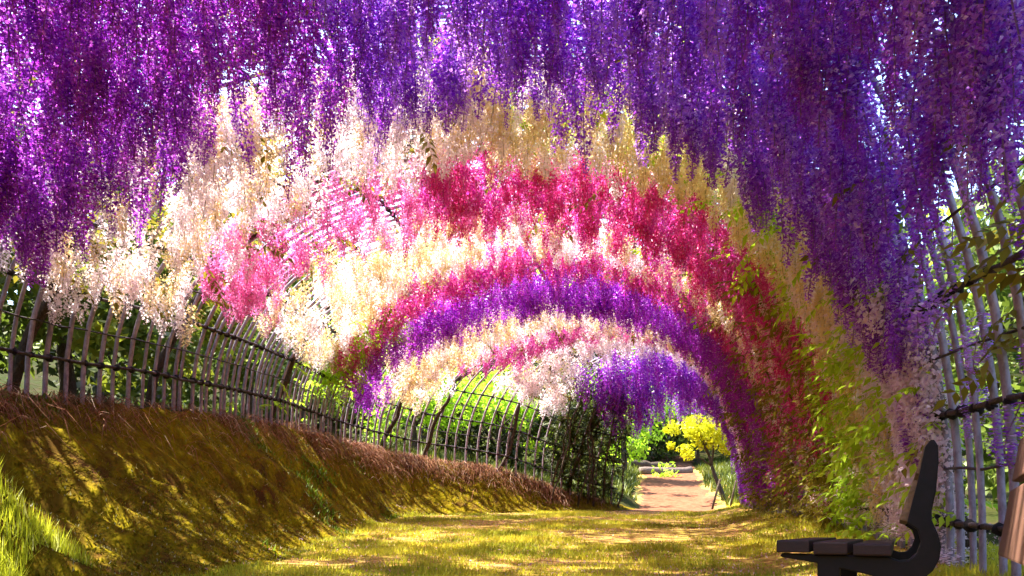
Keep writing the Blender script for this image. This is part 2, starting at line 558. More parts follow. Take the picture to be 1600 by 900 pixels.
# ------------------------------------------------------------------ flower clusters
def raceme(n, L, R, fs, seed):
    """hanging cluster: verts, tris, tint; hangs down from the origin"""
    r = np.random.default_rng(seed)
    t = (np.arange(n)+r.random(n))/n
    t = t**0.92
    prof = np.clip(t/0.10, 0.25, 1)*np.clip((1-t), 0, 1)**0.6+0.10
    ang = np.arange(n)*2.399963+r.normal(0, 0.35, n)
    rad = R*prof*(0.55+0.6*r.random(n))
    o = np.stack([np.cos(ang), np.sin(ang), np.zeros(n)], 1)
    c = o*rad[:, None]; c[:, 2] = -t*L+r.normal(0, 0.012, n)
    sway = 0.03*np.sin(t*3+seed)
    c[:, 0] += sway; c[:, 1] += 0.02*np.sin(t*4+2*seed)
    sz = fs*(0.65+0.6*r.random(n))*np.where(t > 0.82, 0.6, 1.0)
    tv = np.stack([-np.sin(ang), np.cos(ang), r.normal(0, 0.45, n)], 1)
    tv /= np.linalg.norm(tv, axis=1)[:, None]
    dv = o*r.uniform(-0.2, 0.7, n)[:, None]+np.array([0, 0, -1.0])+r.normal(0, 0.25, (n, 3))
    dv /= np.linalg.norm(dv, axis=1)[:, None]
    w = (sz*0.55)[:, None]; h = (sz*0.60)[:, None]
    fold = o*(sz*0.35)[:, None]
    v = np.stack([c-tv*w, c+dv*h+fold*0.5, c+tv*w, c-dv*h*0.8+fold,
                  c+fold*0.8-tv*w*0.45+dv*h*0.1, c+fold*1.9+dv*h*1.0, c+fold*0.8+tv*w*0.45+dv*h*0.1], 1)
    b = np.arange(n)[:, None]*7
    f = np.concatenate([b+np.array([[0, 1, 3]]), b+np.array([[1, 2, 3]]), b+np.array([[4, 5, 6]])])
    ti = np.zeros((n, 7, 4)); 
    tone = np.clip(r.normal(0.36, 0.17, n), 0.03, 0.8)
    tone = np.where(r.random(n) < 0.11, 1.2, tone)*np.where(t > 0.82, 0.7, 1.0)
    ti[:, :4, 0] = tone[:, None]; ti[:, 4:, 0] = (tone*0.25)[:, None]
    ti[..., 3] = t[:, None]
    V_ = v.reshape(-1, 3); T_ = ti.reshape(-1, 4)
    # stem
    k = 5; sv = []
    zz = np.linspace(0.03, -L*0.97, k)
    for i, z in enumerate(zz):
        tt = max(0, -z/L)
        for a in (0, 2.1, 4.2):
            sv.append([0.0035*math.cos(a)+0.03*math.sin(tt*3+seed), 0.0035*math.sin(a)+0.02*math.sin(tt*4+2*seed), z])
    sf = []
    n0 = len(V_)
    for i in range(k-1):
        for a in range(3):
            p, q = n0+i*3+a, n0+i*3+(a+1) % 3
            sf += [[p, q, q+3], [p, q+3, p+3]]
    V_ = np.vstack([V_, sv]); f = np.vstack([f, sf])
    T_ = np.vstack([T_, np.tile([0.5, 0, 0.6, 0.5], (len(sv), 1))])
    return V_, f, T_

def xform(v, m):
    return v @ m[:3, :3].T + m[:3, 3]

def mass(protos, mats, r):
    """join many placed copies into one mesh (verts, faces, tint)"""
    which = r.integers(0, len(protos), len(mats))
    VV, FF, TT = [], [], []; off = 0
    for k, (v, f, t) in enumerate(protos):
        m = mats[which == k]
        if len(m) == 0: continue
        vv = np.einsum('nij,vj->nvi', m[:, :3, :3], v)+m[:, None, :3, 3]
        tt = np.tile(t[None], (len(m), 1, 1)); tt[..., 1] = r.random(len(m))[:, None]
        ffs = f[None]+(np.arange(len(m))*len(v))[:, None, None]+off
        off += len(v)*len(m)
        VV.append(vv.reshape(-1, 3)); FF.append(ffs.reshape(-1, f.shape[1])); TT.append(tt.reshape(-1, 4))
    return np.vstack(VV), np.vstack(FF), np.vstack(TT)

LONG = [raceme(280, 1.0, 0.085, 0.026, 10+k) for k in range(5)]
LONGF = [raceme(110, 1.0, 0.095, 0.042, 20+k) for k in range(3)]
SHORT = [raceme(170, 0.45, 0.092, 0.026, 30+k) for k in range(5)]
SHORTF = [raceme(70, 0.45, 0.10, 0.040, 40+k) for k in range(3)]

def sample(n, dens_fn):
    """random points on the arch surface, thinned by dens_fn(s,u) (clusters per square metre)"""
    p = CELL.ravel()/CELL.sum()
    idx = rng.choice(len(p), n, p=p)
    i, j = np.unravel_index(idx, CELL.shape)
    s = (i+rng.random(n))/(NS-1)*10; u = (j+rng.random(n))/(NU-1)
    keep = rng.random(n) < dens_fn(s, u)*CELL.sum()/n
    return s[keep], u[keep]

def band(s, u, lo, hi, soft=0.10, ua=0.45):
    """1 inside the colour band; lo / hi give section values at left foot, apex, right foot"""
    f = lambda b: np.interp(u, [0, ua*0.5, ua, 0.5*(1+ua), 1], [b[0], 0.5*(b[0]+b[1])-0.0, b[1], 0.5*(b[1]+b[2]), b[2]])
    w = soft*np.interp(s, [0, 3, 6, 10], [0.6, 0.9, 1.2, 1.6])*(0.8*rng.normal(0, 1, s.shape)+0.8*(vnoise(u*40, s*3)-0.5))
    return ((s+w) > f(lo)) & ((s+w) < f(hi))

def pinnate(seed, n=11, L=0.22, w=0.017):
    """one compound leaf drooping from the origin along +x"""
    r = np.random.default_rng(seed)
    vs_, fs_, ts = [], [], []
    def leaf(p, d, up, l):
        d = d/np.linalg.norm(d); sd_ = np.cross(up, d); sd_ /= np.linalg.norm(sd_)+1e-9
        b = len(vs_)
        dr_ = np.array([0, 0, -0.25*l])
        vs_.extend([p, p+d*l*0.45+sd_*w, p+d*l+dr_, p+d*l*0.45-sd_*w])
        fs_.extend([[b, b+1, b+2], [b, b+2, b+3]])
        tone = np.clip(r.normal(0.55, 0.2), 0, 1)
        ts.extend([[tone, 0, 0, 0.5]]*4)
    for i in range(n):
        k = (i//2+1)/(n//2+1)
        p = np.array([L*k, 0, -0.35*L*k*k])
        side = 1 if i % 2 else -1
        if i == n-1:
            d = np.array([1, 0, -0.6])
        else:
            d = np.array([0.55, side*0.9, -0.35+r.normal(0, 0.15)])
        leaf(p, d, np.array([0, 0, 1.0]), 0.062*(0.8+0.4*r.random()))
    return np.array(vs_), np.array(fs_), np.array(ts)
LEAFS = [pinnate(60+k) for k in range(4)]

def place_mats(P, scale, tilt=0.10, zrot=True, sxy=None, r=rng):
    n = len(P)
    a = r.random(n)*2*math.pi if zrot else np.zeros(n)
    tx = r.normal(0, tilt, n); ty = r.normal(0, tilt, n)
    m = np.zeros((n, 4, 4)); c, s_ = np.cos(a), np.sin(a)
    k = scale; kx = scale if sxy is None else sxy
    m[:, 0, 0] = c*kx; m[:, 0, 1] = -s_*kx; m[:, 0, 2] = tx*k
    m[:, 1, 0] = s_*kx; m[:, 1, 1] = c*kx; m[:, 1, 2] = ty*k
    m[:, 2, 0] = -(tx*c+ty*s_)*kx; m[:, 2, 1] = (tx*s_-ty*c)*kx; m[:, 2, 2] = k
    m[:, :3, 3] = P; m[:, 3, 3] = 1
    return m

def wander(p0, p1, n, amp, seed):
    r = np.random.default_rng(seed)
    p0, p1 = np.array(p0, float), np.array(p1, float)
    t = np.linspace(0, 1, n)[:, None]
    w = np.cumsum(r.normal(0, amp, (n, 3)), 0); w = w-w[0]-(w[-1]-w[0])*t
    return p0+(p1-p0)*t+w

petals = {}
VINE_GROUP = "wisteria vines trained over the tunnel"
def vine(label, mats, regions, length, indiv, far, side, s_root, leaf_n, leaf_m, dens_leaf=None, name="wisteria_vine", zmin=None):
    """regions: function (s,u)->clusters per m2"""
    sgn = 0.0 if side == 'L' else 1.0
    foot = surf(s_root, sgn)[0]
    off = np.array([-0.35, 0.0]) if side == 'L' else np.array([0.35, 0.0])
    fx, fy = foot[0]+off[0], foot[1]+off[1]
    root = empty(name, (fx, fy, h1(fx, fy)))
    tag(root, label, "wisteria", VINE_GROUP)
    # trunk outside the hoops, two limbs over the roof
    p_up = surf(s_root, 0.17 if side == 'L' else 0.80)[0]
    out = np.array([off[0]*0.35, 0, 0.06])
    tr = wander((fx, fy, h1(fx, fy)-0.15), p_up+out, 9, 0.035, int(s_root*100))
    MB().tube(tr, np.linspace(0.055, 0.034, 9), 7).build("trunk", M['bark'], root)
    for k in range(3):
        s2 = np.clip(s_root+random.uniform(-0.5, 0.5), 0.1, 9.9)
        uu = np.linspace(0.17, random.uniform(0.45, 0.75), 14) if side == 'L' else np.linspace(0.80, random.uniform(0.3, 0.55), 14)
        sv = np.linspace(s_root, s2, 14)
        P = surf(sv, uu)
        P[:, 2] += 0.05; P[1:] += rng.normal(0, 0.02, (13, 3))
        P[0] = tr[-1]
        MB().tube(P, np.linspace(0.040, 0.012, 14), 5).build("branch", M['bark'], root)
    # clusters
    s, u = sample(60000, regions)
    P = surf(s, u)
    P[:, 2] -= 0.02
    P += rng.normal(0, 0.03, P.shape)
    ln = rng.uniform(length[0], length[1], len(P))*np.interp(vnoise(P[:, 0]*1.7, P[:, 1]*1.7), [0.2, 0.8], [0.92, 1.06])
    g = hgt(P[:, 0], P[:, 1])
    ln = np.minimum(ln, np.maximum(P[:, 2]-g-0.08, 0.12))
    if zmin is not None: ln = np.minimum(ln, np.maximum(P[:, 2]-zmin, 0.3))
    short = length[1] < 0.6
    base = 0.45 if short else 1.0
    fat = np.clip(rng.normal(1.0, 0.15, len(P)), 0.7, 1.4)
    mts = place_mats(P, ln/base, 0.04, True, fat*(1.0 if not short else np.clip(ln/base, 0.8, 1.2)))
    dist = np.linalg.norm(P-np.array([0, 0, EYE]), axis=1)
    inview = (P[:, 1] > 1.5) & (np.abs(P[:, 0]) < 0.74*P[:, 1]) & ((P[:, 2]-ln-EYE) < 0.76*P[:, 1])
    order = np.argsort(np.where(inview, dist, dist+1000))
    nearI = order[:indiv]; rest = order[indiv:]
    nearI = nearI[inview[nearI]]
    rest = np.setdiff1d(order, nearI)
    pr = (LONG if not short else SHORT); prf = (LONGF if not short else SHORTF)
    mat = random.choice(mats) if len(mats) == 1 else None
    protos = {}
    for i in nearI:
        mt = mats[min(int(rng.random()**1.0*len(mats)), len(mats)-1)]
        k = int(rng.integers(0, len(pr)))
        key = (short, k, mt.name)
        if key not in petals:
            v, f, t = pr[k]
            petals[key] = mesh_np("raceme", v, f, mt, t)
        link("raceme", petals[key], root, Matrix(mts[i].tolist()))
    if len(rest):
        parts = np.array_split(rng.permutation(rest), len(mats))
        VV, FF, TT, MI = [], [], [], []; off_ = 0
        for k, pt in enumerate(parts):
            if len(pt) == 0: continue
            v, f, t = mass(prf if far else pr, mts[pt], rng)
            VV.append(v); FF.append(f+off_); TT.append(t); MI.append(np.full(len(f), k)); off_ += len(v)
        me = mesh_np("raceme_mass", np.vstack(VV), np.vstack(FF), mats[0], np.vstack(TT))
        for mt in mats[1:]: me.materials.append(mt)
        me.polygons.foreach_set("material_index", np.concatenate(MI).astype(np.int32))
        o = link("raceme", me, root); o["kind"] = "stuff"
    # leaves
    if leaf_n:
        fn = dens_leaf or (lambda s, u: np.where(regions(s, u) > 0, 1.0, 0.0))
        s, u = sample(90000, lambda a, b: 200.0*(fn(a, b) > 0))
        if len(s) > leaf_n:
            pk = rng.choice(len(s), leaf_n, replace=False); s, u = s[pk], u[pk]
        P = surf(s, u)
        up = rng.random(len(P)) < 0.75
        P[:, 2] += np.where(up, rng.uniform(0.02, 0.22, len(P)), -rng.uniform(0.0, 0.25, len(P)))
        P[:, :2] += rng.normal(0, 0.05, (len(P), 2))
        mt = place_mats(P, rng.uniform(0.8, 1.4, len(P)), 0.35)
        v, f, t = mass(LEAFS, mt, rng)
        o = link("foliage", mesh_np("foliage", v, f, leaf_m, t), root); o["kind"] = "stuff"
    return root

C = {}
C['violet'] = petal_mat("red_violet_petals", (0.90, 0.26, 0.90), (0.32, 0.006, 0.46))
C['violet2'] = petal_mat("violet_petals", (0.80, 0.22, 0.94), (0.25, 0.006, 0.48))
C['blue'] = petal_mat("blue_violet_petals", (0.76, 0.34, 0.97), (0.27, 0.018, 0.60))
C['blue2'] = petal_mat("deep_violet_petals", (0.70, 0.24, 0.96), (0.25, 0.012, 0.54))
C['lavender'] = petal_mat("lavender_petals", (0.90, 0.62, 0.98), (0.46, 0.14, 0.80), transl=0.62)
C['white'] = petal_mat("white_petals", (0.98, 0.93, 0.97), (0.95, 0.83, 0.90), (0.93, 0.76, 0.50), transl=0.5)
C['cream'] = petal_mat("cream_petals", (0.95, 0.86, 0.72), (0.86, 0.68, 0.36), (0.78, 0.56, 0.06), transl=0.5)
C['pale_pink'] = petal_mat("pale_pink_petals", (0.95, 0.52, 0.79), (0.82, 0.16, 0.50), transl=0.5)
C['crimson'] = petal_mat("crimson_pink_petals", (0.94, 0.28, 0.60), (0.66, 0.012, 0.24))
C['magenta'] = petal_mat("magenta_petals", (0.94, 0.34, 0.76), (0.66, 0.015, 0.42))
C['purple'] = petal_mat("purple_petals", (0.82, 0.18, 0.92), (0.36, 0.005, 0.54))
C['lilac'] = petal_mat("lilac_white_petals", (0.97, 0.88, 0.95), (0.86, 0.68, 0.78), transl=0.5)
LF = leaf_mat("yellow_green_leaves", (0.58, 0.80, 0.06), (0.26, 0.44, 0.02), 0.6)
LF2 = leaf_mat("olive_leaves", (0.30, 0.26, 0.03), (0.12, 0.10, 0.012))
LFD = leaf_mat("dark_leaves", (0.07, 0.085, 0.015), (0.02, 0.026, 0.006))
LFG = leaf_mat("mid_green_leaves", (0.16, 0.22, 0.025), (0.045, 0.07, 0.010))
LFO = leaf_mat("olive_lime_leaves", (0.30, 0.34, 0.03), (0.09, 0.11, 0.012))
LFY = leaf_mat("lime_yellow_leaves", (0.70, 0.66, 0.02), (0.38, 0.40, 0.01))

def R_(lo, hi, d, umin=0.0, umax=1.0, soft=0.10, mod=None):
    def fn(s, u):
        k = band(s, u, lo, hi, soft)*d*((u > umin) & (u < umax))
        if mod is not None: k = k*mod(s, u)
        return k
    return fn
B0 = (0.3, 0.3, 0.3)
B1 = (2.86, 2.90, 2.60)      # end of the near violet canopy
B2 = (3.90, 3.82, 3.70)      # end of the white / cream arch
B3 = (4.40, 4.45, 4.95)      # end of the pink arch
B4 = (5.75, 4.76, 5.15)      # end of second cream arch
B5 = (6.15, 5.15, 5.60)      # end of magenta
B6 = (6.40, 5.85, 7.20)      # end of purple
B7 = (7.00, 6.85, 7.45)      # end of third cream
B8 = (7.75, 7.55, 7.60)      # pink
B9 = (8.80, 8.35, 7.80)      # white
B10 = (11, 11, 11)

thin_r = lambda s, u: np.where((surf(s, u)[:, 2] < 2.55) & (s < 2.3), 0.06, 1.0)*np.where(s < np.where(u > 0.6, 1.25, 1.6), 0.15, 1.0)
gap_l = lambda s, u: np.where((u < 0.40) & (vnoise(s*7, u*50) > 0.66), 0.12, 1.0)
thin_l = lambda s, u: np.where(s < np.where(u < 0.34, 1.3, 1.7), 0.15, 1.0)
vine("red violet wisteria with long hanging clusters over the near left of the tunnel", [C['violet'], C['violet2']],
     R_(B0, B1, 60, 0.15, 0.42, mod=thin_l), (0.62, 0.92), 300, False, 'L', 1.9, 500, LF2, zmin=2.45)
vright = vine("blue violet wisteria with long hanging clusters over the near right of the tunnel", [C['blue'], C['blue2'], C['blue'], C['lavender']],
     R_(B0, B1, 60, 0.42, 0.93, mod=thin_r), (0.58, 0.85), 300, False, 'R', 1.7, 500, LF2, zmin=1.5)
vine("lilac white wisteria hanging low on the right wall beside the dark bench", [C['lilac']],
     R_((2.25,)*3, (3.0,)*3, 60, 0.80, 0.99, 0.05), (0.35, 0.58), 220, False, 'R', 2.5, 120, LF)
vine("white wisteria with short clusters above the left fence, nearest white arch", [C['white']]*5+[C['cream']],
     R_(B1, B2, 55, 0.10, 0.50, mod=gap_l), (0.32, 0.52), 300, False, 'L', 3.2, 250, LF2)
vine("cream yellow wisteria on the right half of the nearest pale arch", [C['cream'], C['cream'], C['white']],
     R_(B1, B2, 50, 0.46, 0.93), (0.30, 0.50), 300, False, 'R', 3.05, 500, LF)
vine("pale pink wisteria at the left end of the first pink arch", [C['pale_pink']],
     R_(B2, B3, 52, 0.13, 0.42, mod=gap_l), (0.28, 0.42), 300, False, 'L', 4.05, 120, LF2)
vine("crimson pink wisteria over the top and right of the first pink arch", [C['crimson'], C['crimson'], C['magenta']],
     R_(B2, B3, 64, 0.38, 0.90), (0.30, 0.46), 300, False, 'R', 4.5, 250, LF2)
vine("cream wisteria forming the second pale arch behind the pink one", [C['cream'], C['white']],
     R_(B3, B4, 50, 0.12, 0.86, mod=gap_l), (0.28, 0.42), 200, True, 'L', 5.0, 700, LF,
     dens_leaf=lambda s, u: ((s > 5.35) & (s < 5.95) & (u > 0.07) & (u < 0.24)) | ((rng.random(s.shape) < 0.03) & (s > 4.4) & (s < 5.6) & (u < 0.8)))
vine("thin magenta wisteria arch just in front of the purple arch", [C['magenta'], C['crimson']],
     R_(B4, B5, 50, 0.12, 0.95), (0.30, 0.45), 150, True, 'R', 5.3, 200, LF2)
vine("deep purple wisteria arch in the middle of the tunnel", [C['purple']],
     R_(B5, B6, 46, 0.10, 0.96), (0.50, 0.70), 150, True, 'R', 6.3, 200, LF2)
vine("cream wisteria forming the third pale arch behind the purple one", [C['cream'], C['white']],
     R_(B6, B7, 50, 0.12, 0.9), (0.35, 0.5), 60, True, 'L', 6.7, 200, LF2)
vine("small far pink wisteria behind the third pale arch", [C['pale_pink'], C['magenta']],
     R_(B7, B8, 50, 0.22, 0.9), (0.28, 0.42), 40, True, 'L', 7.3, 150, LF2)
vine("far white wisteria just before the tunnel exit", [C['white']],
     R_(B8, B9, 50, 0.20, 0.85), (0.35, 0.5), 40, True, 'L', 8.2, 150, LF2)
vine("blue purple wisteria hanging over the far tunnel exit", [C['blue2'], C['purple']],
     R_(B9, B10, 54, 0.30, 0.92), (0.65, 0.95), 60, True, 'L', 9.3, 800, LFD,
     dens_leaf=lambda s, u: (s > 8.7) & (u < 0.35))
exitv = [o for o in col.objects if o.get("label", "").startswith("blue purple wisteria")][0]
for k in range(9):
    s0 = rng.uniform(8.5, 9.9)
    a = surf(s0, 0.0)[0]+np.array([rng.normal(0.15, 0.15), rng.normal(-0.15, 0.15), 0])
    a[2] = h1(a[0], a[1])-0.1
    b = surf(np.clip(s0+rng.normal(0, 0.4), 8, 9.95), rng.uniform(0.22, 0.40))[0]
    MB().tube(wander(a, b, 9, 0.05, 300+k), np.linspace(0.026, 0.012, 9), 5).build("branch", M['bark'], exitv)
# leafy vine on the right wall
vine("bright yellow green leafy wisteria covering the right wall past the bench", [C['cream'], C['lilac']],
     R_((3.0,)*3, (4.7,)*3, 30, 0.74, 0.985, 0.05), (0.30, 0.45), 60, False, 'R', 3.7, 6500, LF,
     dens_leaf=lambda s, u: (s > 2.95) & (s < 4.2) & (u > 0.70) & (vnoise(s*6+3, u*24) > np.interp(u, [0.70, 0.82, 0.9], [0.72, 0.45, 0.30])))
vine("olive leafy wisteria with scattered pink clusters low on the far right wall", [C['crimson'], C['magenta'], C['lilac']],
     R_((4.2,)*3, (6.6,)*3, 16, 0.74, 0.98, 0.05), (0.30, 0.45), 60, True, 'R', 5.1, 2200, LF2,
     dens_leaf=lambda s, u: (s > 4.0) & (s < 6.8) & (u > 0.70))

# ------------------------------------------------------------------ trees and bushes outside the tunnel
def leaf_cards(P, size, r, flat=0.4):
    n = len(P)
    a = r.normal(0, 1, (n, 3)); a /= np.linalg.norm(a, axis=1)[:, None]
    b = r.normal(0, 1, (n, 3)); b -= a*(a*b).sum(1)[:, None]; b /= np.linalg.norm(b, axis=1)[:, None]
    c = np.cross(a, b)
    sz = (size*(0.6+0.8*r.random(n)))[:, None]
    v = np.stack([P-a*sz, P+b*sz*0.42+c*sz*0.15, P+a*sz, P-b*sz*0.42+c*sz*0.15], 1).reshape(-1, 3)
    k = np.arange(n)[:, None]*4
    f = np.concatenate([k+np.array([[0, 1, 2]]), k+np.array([[0, 2, 3]])])
    t = np.zeros((n, 4, 4)); t[:, :, 0] = np.clip(r.normal(0.5, 0.22, n), 0, 1)[:, None]; t[:, :, 1] = r.random(n)[:, None]; t[..., 3] = 1
    return v, f, t.reshape(-1, 4)

def tree(name, label, cat, x, y, h, w, crown0, mat, n=2600, leaf=0.07, group=None, lean=(0, 0), seed=0, zoff=0.0):
    r = np.random.default_rng(900+seed)
    z0 = h1(x, y)
    root = empty(name, (x, y, z0))
    tag(root, label, cat, group)
    top = np.array([x+lean[0], y+lean[1], z0+h*0.72])
    tr = wander((x, y, z0-0.15), top, 8, 0.03*h*0.3, seed)
    rad = 0.022*h+0.02
    MB().tube(tr, np.linspace(rad, rad*0.3, 8), 7).build("trunk", M['bark'], root)
    ctr = np.array([x+lean[0]*0.9, y+lean[1]*0.9, z0+crown0+(h-crown0)*0.5])
    clumps = []
    nl = max(7, int(w*6))
    for k in range(nl):
        a = 2*math.pi*(k+r.random())/nl*2.4; e = r.uniform(-0.8, 1.0)
        q = ctr+np.array([math.cos(a)*w*0.5*math.sqrt(max(0.1, 1-e*e*0.8)), math.sin(a)*w*0.5*math.sqrt(max(0.1, 1-e*e*0.8)), e*(h-crown0)*0.45])*r.uniform(0.55, 1.0)
        st = tr[int(r.integers(3, 8))]
        MB().tube(wander(st, q, 6, 0.02*h*0.3, seed*50+k), np.linspace(rad*0.38, rad*0.10, 6), 5).build("branch", M['bark'], root)
        clumps.append((q, r.uniform(0.5, 1.0)))
        for _ in range(2):
            clumps.append((q+r.normal(0, 0.16*w, 3), r.uniform(0.3, 0.7)))
    clumps.append((ctr, 0.9))
    wts = np.array([c[1]**2 for c in clumps]); wts /= wts.sum()
    ci = r.choice(len(clumps), n, p=wts)
    C_ = np.array([c[0] for c in clumps])[ci]; S_ = np.array([c[1] for c in clumps])[ci]
    d = r.normal(0, 1, (n, 3)); d /= np.linalg.norm(d, axis=1)[:, None]
    P = C_+d*(S_*w*0.26*r.random(n)**0.4)[:, None]*np.array([1, 1, 0.75])
    g = hgt(P[:, 0], P[:, 1]); P[:, 2] = np.maximum(P[:, 2], g+0.05)
    v, f, t = leaf_cards(P, np.full(n, leaf), r)
    link("crown", mesh_np("crown", v, f, mat, t), root)
    return root

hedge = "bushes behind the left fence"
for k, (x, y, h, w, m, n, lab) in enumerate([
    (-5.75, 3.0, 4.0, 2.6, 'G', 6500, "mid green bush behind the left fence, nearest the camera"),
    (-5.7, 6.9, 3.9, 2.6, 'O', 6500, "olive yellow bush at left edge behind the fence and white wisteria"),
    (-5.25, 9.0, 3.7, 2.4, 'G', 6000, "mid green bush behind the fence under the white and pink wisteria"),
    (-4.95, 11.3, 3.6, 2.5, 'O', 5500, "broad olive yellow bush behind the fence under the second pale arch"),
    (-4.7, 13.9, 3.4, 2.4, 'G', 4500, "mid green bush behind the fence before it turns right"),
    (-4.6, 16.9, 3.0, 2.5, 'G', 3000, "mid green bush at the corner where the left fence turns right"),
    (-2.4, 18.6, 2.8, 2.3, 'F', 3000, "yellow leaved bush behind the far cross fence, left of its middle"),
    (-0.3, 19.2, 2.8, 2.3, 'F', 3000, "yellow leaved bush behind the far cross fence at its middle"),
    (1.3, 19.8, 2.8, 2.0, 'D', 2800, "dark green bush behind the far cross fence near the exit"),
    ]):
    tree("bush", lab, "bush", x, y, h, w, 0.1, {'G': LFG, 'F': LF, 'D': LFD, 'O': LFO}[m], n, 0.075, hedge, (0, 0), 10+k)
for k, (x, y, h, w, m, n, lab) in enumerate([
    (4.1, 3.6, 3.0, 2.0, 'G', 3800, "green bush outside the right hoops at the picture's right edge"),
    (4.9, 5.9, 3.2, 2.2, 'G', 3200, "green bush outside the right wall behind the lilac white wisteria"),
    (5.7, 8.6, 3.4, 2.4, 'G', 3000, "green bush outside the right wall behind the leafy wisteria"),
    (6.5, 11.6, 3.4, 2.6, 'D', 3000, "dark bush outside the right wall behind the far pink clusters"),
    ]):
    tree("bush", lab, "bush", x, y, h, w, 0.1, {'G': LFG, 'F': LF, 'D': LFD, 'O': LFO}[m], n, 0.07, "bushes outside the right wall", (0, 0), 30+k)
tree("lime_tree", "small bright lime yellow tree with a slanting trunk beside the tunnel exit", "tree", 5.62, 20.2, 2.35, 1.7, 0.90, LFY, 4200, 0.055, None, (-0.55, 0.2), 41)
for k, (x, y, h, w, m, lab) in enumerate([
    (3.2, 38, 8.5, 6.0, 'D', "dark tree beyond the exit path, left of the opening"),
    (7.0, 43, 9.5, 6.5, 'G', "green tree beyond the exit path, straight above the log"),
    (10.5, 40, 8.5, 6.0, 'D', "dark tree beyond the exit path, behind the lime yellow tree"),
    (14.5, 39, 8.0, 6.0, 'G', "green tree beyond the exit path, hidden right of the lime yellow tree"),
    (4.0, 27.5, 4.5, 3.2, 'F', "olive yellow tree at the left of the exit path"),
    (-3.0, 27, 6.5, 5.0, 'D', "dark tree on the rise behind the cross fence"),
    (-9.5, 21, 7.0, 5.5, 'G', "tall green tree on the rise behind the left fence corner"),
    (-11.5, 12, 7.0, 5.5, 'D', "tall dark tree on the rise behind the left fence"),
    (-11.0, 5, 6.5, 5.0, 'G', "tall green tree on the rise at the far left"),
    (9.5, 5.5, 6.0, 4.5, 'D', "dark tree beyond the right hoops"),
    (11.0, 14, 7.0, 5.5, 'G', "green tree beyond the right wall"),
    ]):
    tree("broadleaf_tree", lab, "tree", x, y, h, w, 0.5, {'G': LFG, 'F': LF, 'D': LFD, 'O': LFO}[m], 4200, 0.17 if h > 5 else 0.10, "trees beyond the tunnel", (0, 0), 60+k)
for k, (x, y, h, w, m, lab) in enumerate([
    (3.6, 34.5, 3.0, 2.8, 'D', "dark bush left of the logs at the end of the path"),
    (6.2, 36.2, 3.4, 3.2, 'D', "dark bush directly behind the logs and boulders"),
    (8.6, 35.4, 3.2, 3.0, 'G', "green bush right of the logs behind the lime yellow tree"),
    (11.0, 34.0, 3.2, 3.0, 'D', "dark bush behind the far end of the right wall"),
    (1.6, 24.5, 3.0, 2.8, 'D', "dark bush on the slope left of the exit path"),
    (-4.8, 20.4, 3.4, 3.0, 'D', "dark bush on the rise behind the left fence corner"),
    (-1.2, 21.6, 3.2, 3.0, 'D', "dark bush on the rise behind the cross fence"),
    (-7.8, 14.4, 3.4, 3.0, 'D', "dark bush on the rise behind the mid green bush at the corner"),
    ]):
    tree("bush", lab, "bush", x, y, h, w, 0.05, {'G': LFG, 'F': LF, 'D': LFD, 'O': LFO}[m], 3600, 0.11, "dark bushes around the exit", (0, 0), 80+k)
# far wood on the surrounding slopes
n = 26000
r = np.random.default_rng(5)
a = r.random(n)*2*math.pi; d = 55+60*r.random(n)
tx = np.cos(a)*d; ty = np.sin(a)*d+8
lump = vnoise(tx*0.16, ty*0.16)
P = np.stack([tx, ty, hgt(tx, ty)+r.random(n)**0.7*(5+9*lump)], 1)
v, f, t = leaf_cards(P, np.full(n, 1.0), r)
tag(link("far_wood", mesh_np("far_wood", v, f, LFG, t)), kind="stuff")

# ------------------------------------------------------------------ grass, moss, dry grass, petals
def blades(P, ln, wd, lean, r, dirv=None, seg=1):
    n = len(P)
    a = r.random(n)*2*math.pi
    side = np.stack([np.cos(a), np.sin(a), np.zeros(n)], 1)*(wd/2)[:, None]
    ld = np.stack([np.cos(a+1.57), np.sin(a+1.57), np.zeros(n)], 1)*r.normal(0, lean, n)[:, None]
    if dirv is not None: ld = ld+dirv
    tip = P+(np.array([0, 0, 1.0])+ld)*ln[:, None]
    t = np.zeros((n, 3, 4)); t[..., 0] = np.clip(r.normal(0.5, 0.25, n), 0, 1)[:, None]; t[..., 1] = r.random(n)[:, None]; t[..., 3] = 1
    v = np.stack([P-side, P+side, tip], 1).reshape(-1, 3)
    f = np.arange(3*n).reshape(-1, 3)
    return v, f, t.reshape(-1, 4)

GR = leaf_mat("lawn_grass_blades", (0.66, 0.58, 0.05), (0.22, 0.27, 0.015), 0.4)
GRL = leaf_mat("lush_grass_blades", (0.62, 0.64, 0.04), (0.26, 0.30, 0.015), 0.4)
MOSS = leaf_mat("moss_tufts", (0.23, 0.20, 0.004), (0.09, 0.070, 0.002), 0.2)
DRY = petal_mat("dry_grass_strands", (0.40, 0.20, 0.09), (0.13, 0.032, 0.020), transl=0.25)
PET = petal_mat("fallen_petals", (0.85, 0.62, 0.62), (0.55, 0.30, 0.40), transl=0.3)
r = np.random.default_rng(11)
def scatter(n, x0, x1, y0, y1):
    return r.uniform(x0, x1, n), y0+(y1-y0)*r.random(n)**1.5
x, y = scatter(330000, -3, 6, 3.6, 20)
db, sb, _ = near(base_line, x, y); dr, sr, _ = near(right_line, x, y); dpp, _, _ = near(path_mid, x, y)
bare = fbm(x*0.8+3, y*0.8, 3)
k = ((sb <= 0) | (db < 0.12)) & ((sr > 0) | (dr < 0.5)) & ((dpp > 1.25) | (y < 16.6)) & (bare+r.normal(0, 0.05, len(x)) < np.interp(y, [5, 8, 11, 16], [0.12, 0.06, 0.0, 0.0]))
x, y = x[k], y[k]
P = np.stack([x, y, hgt(x, y)-0.004], 1)
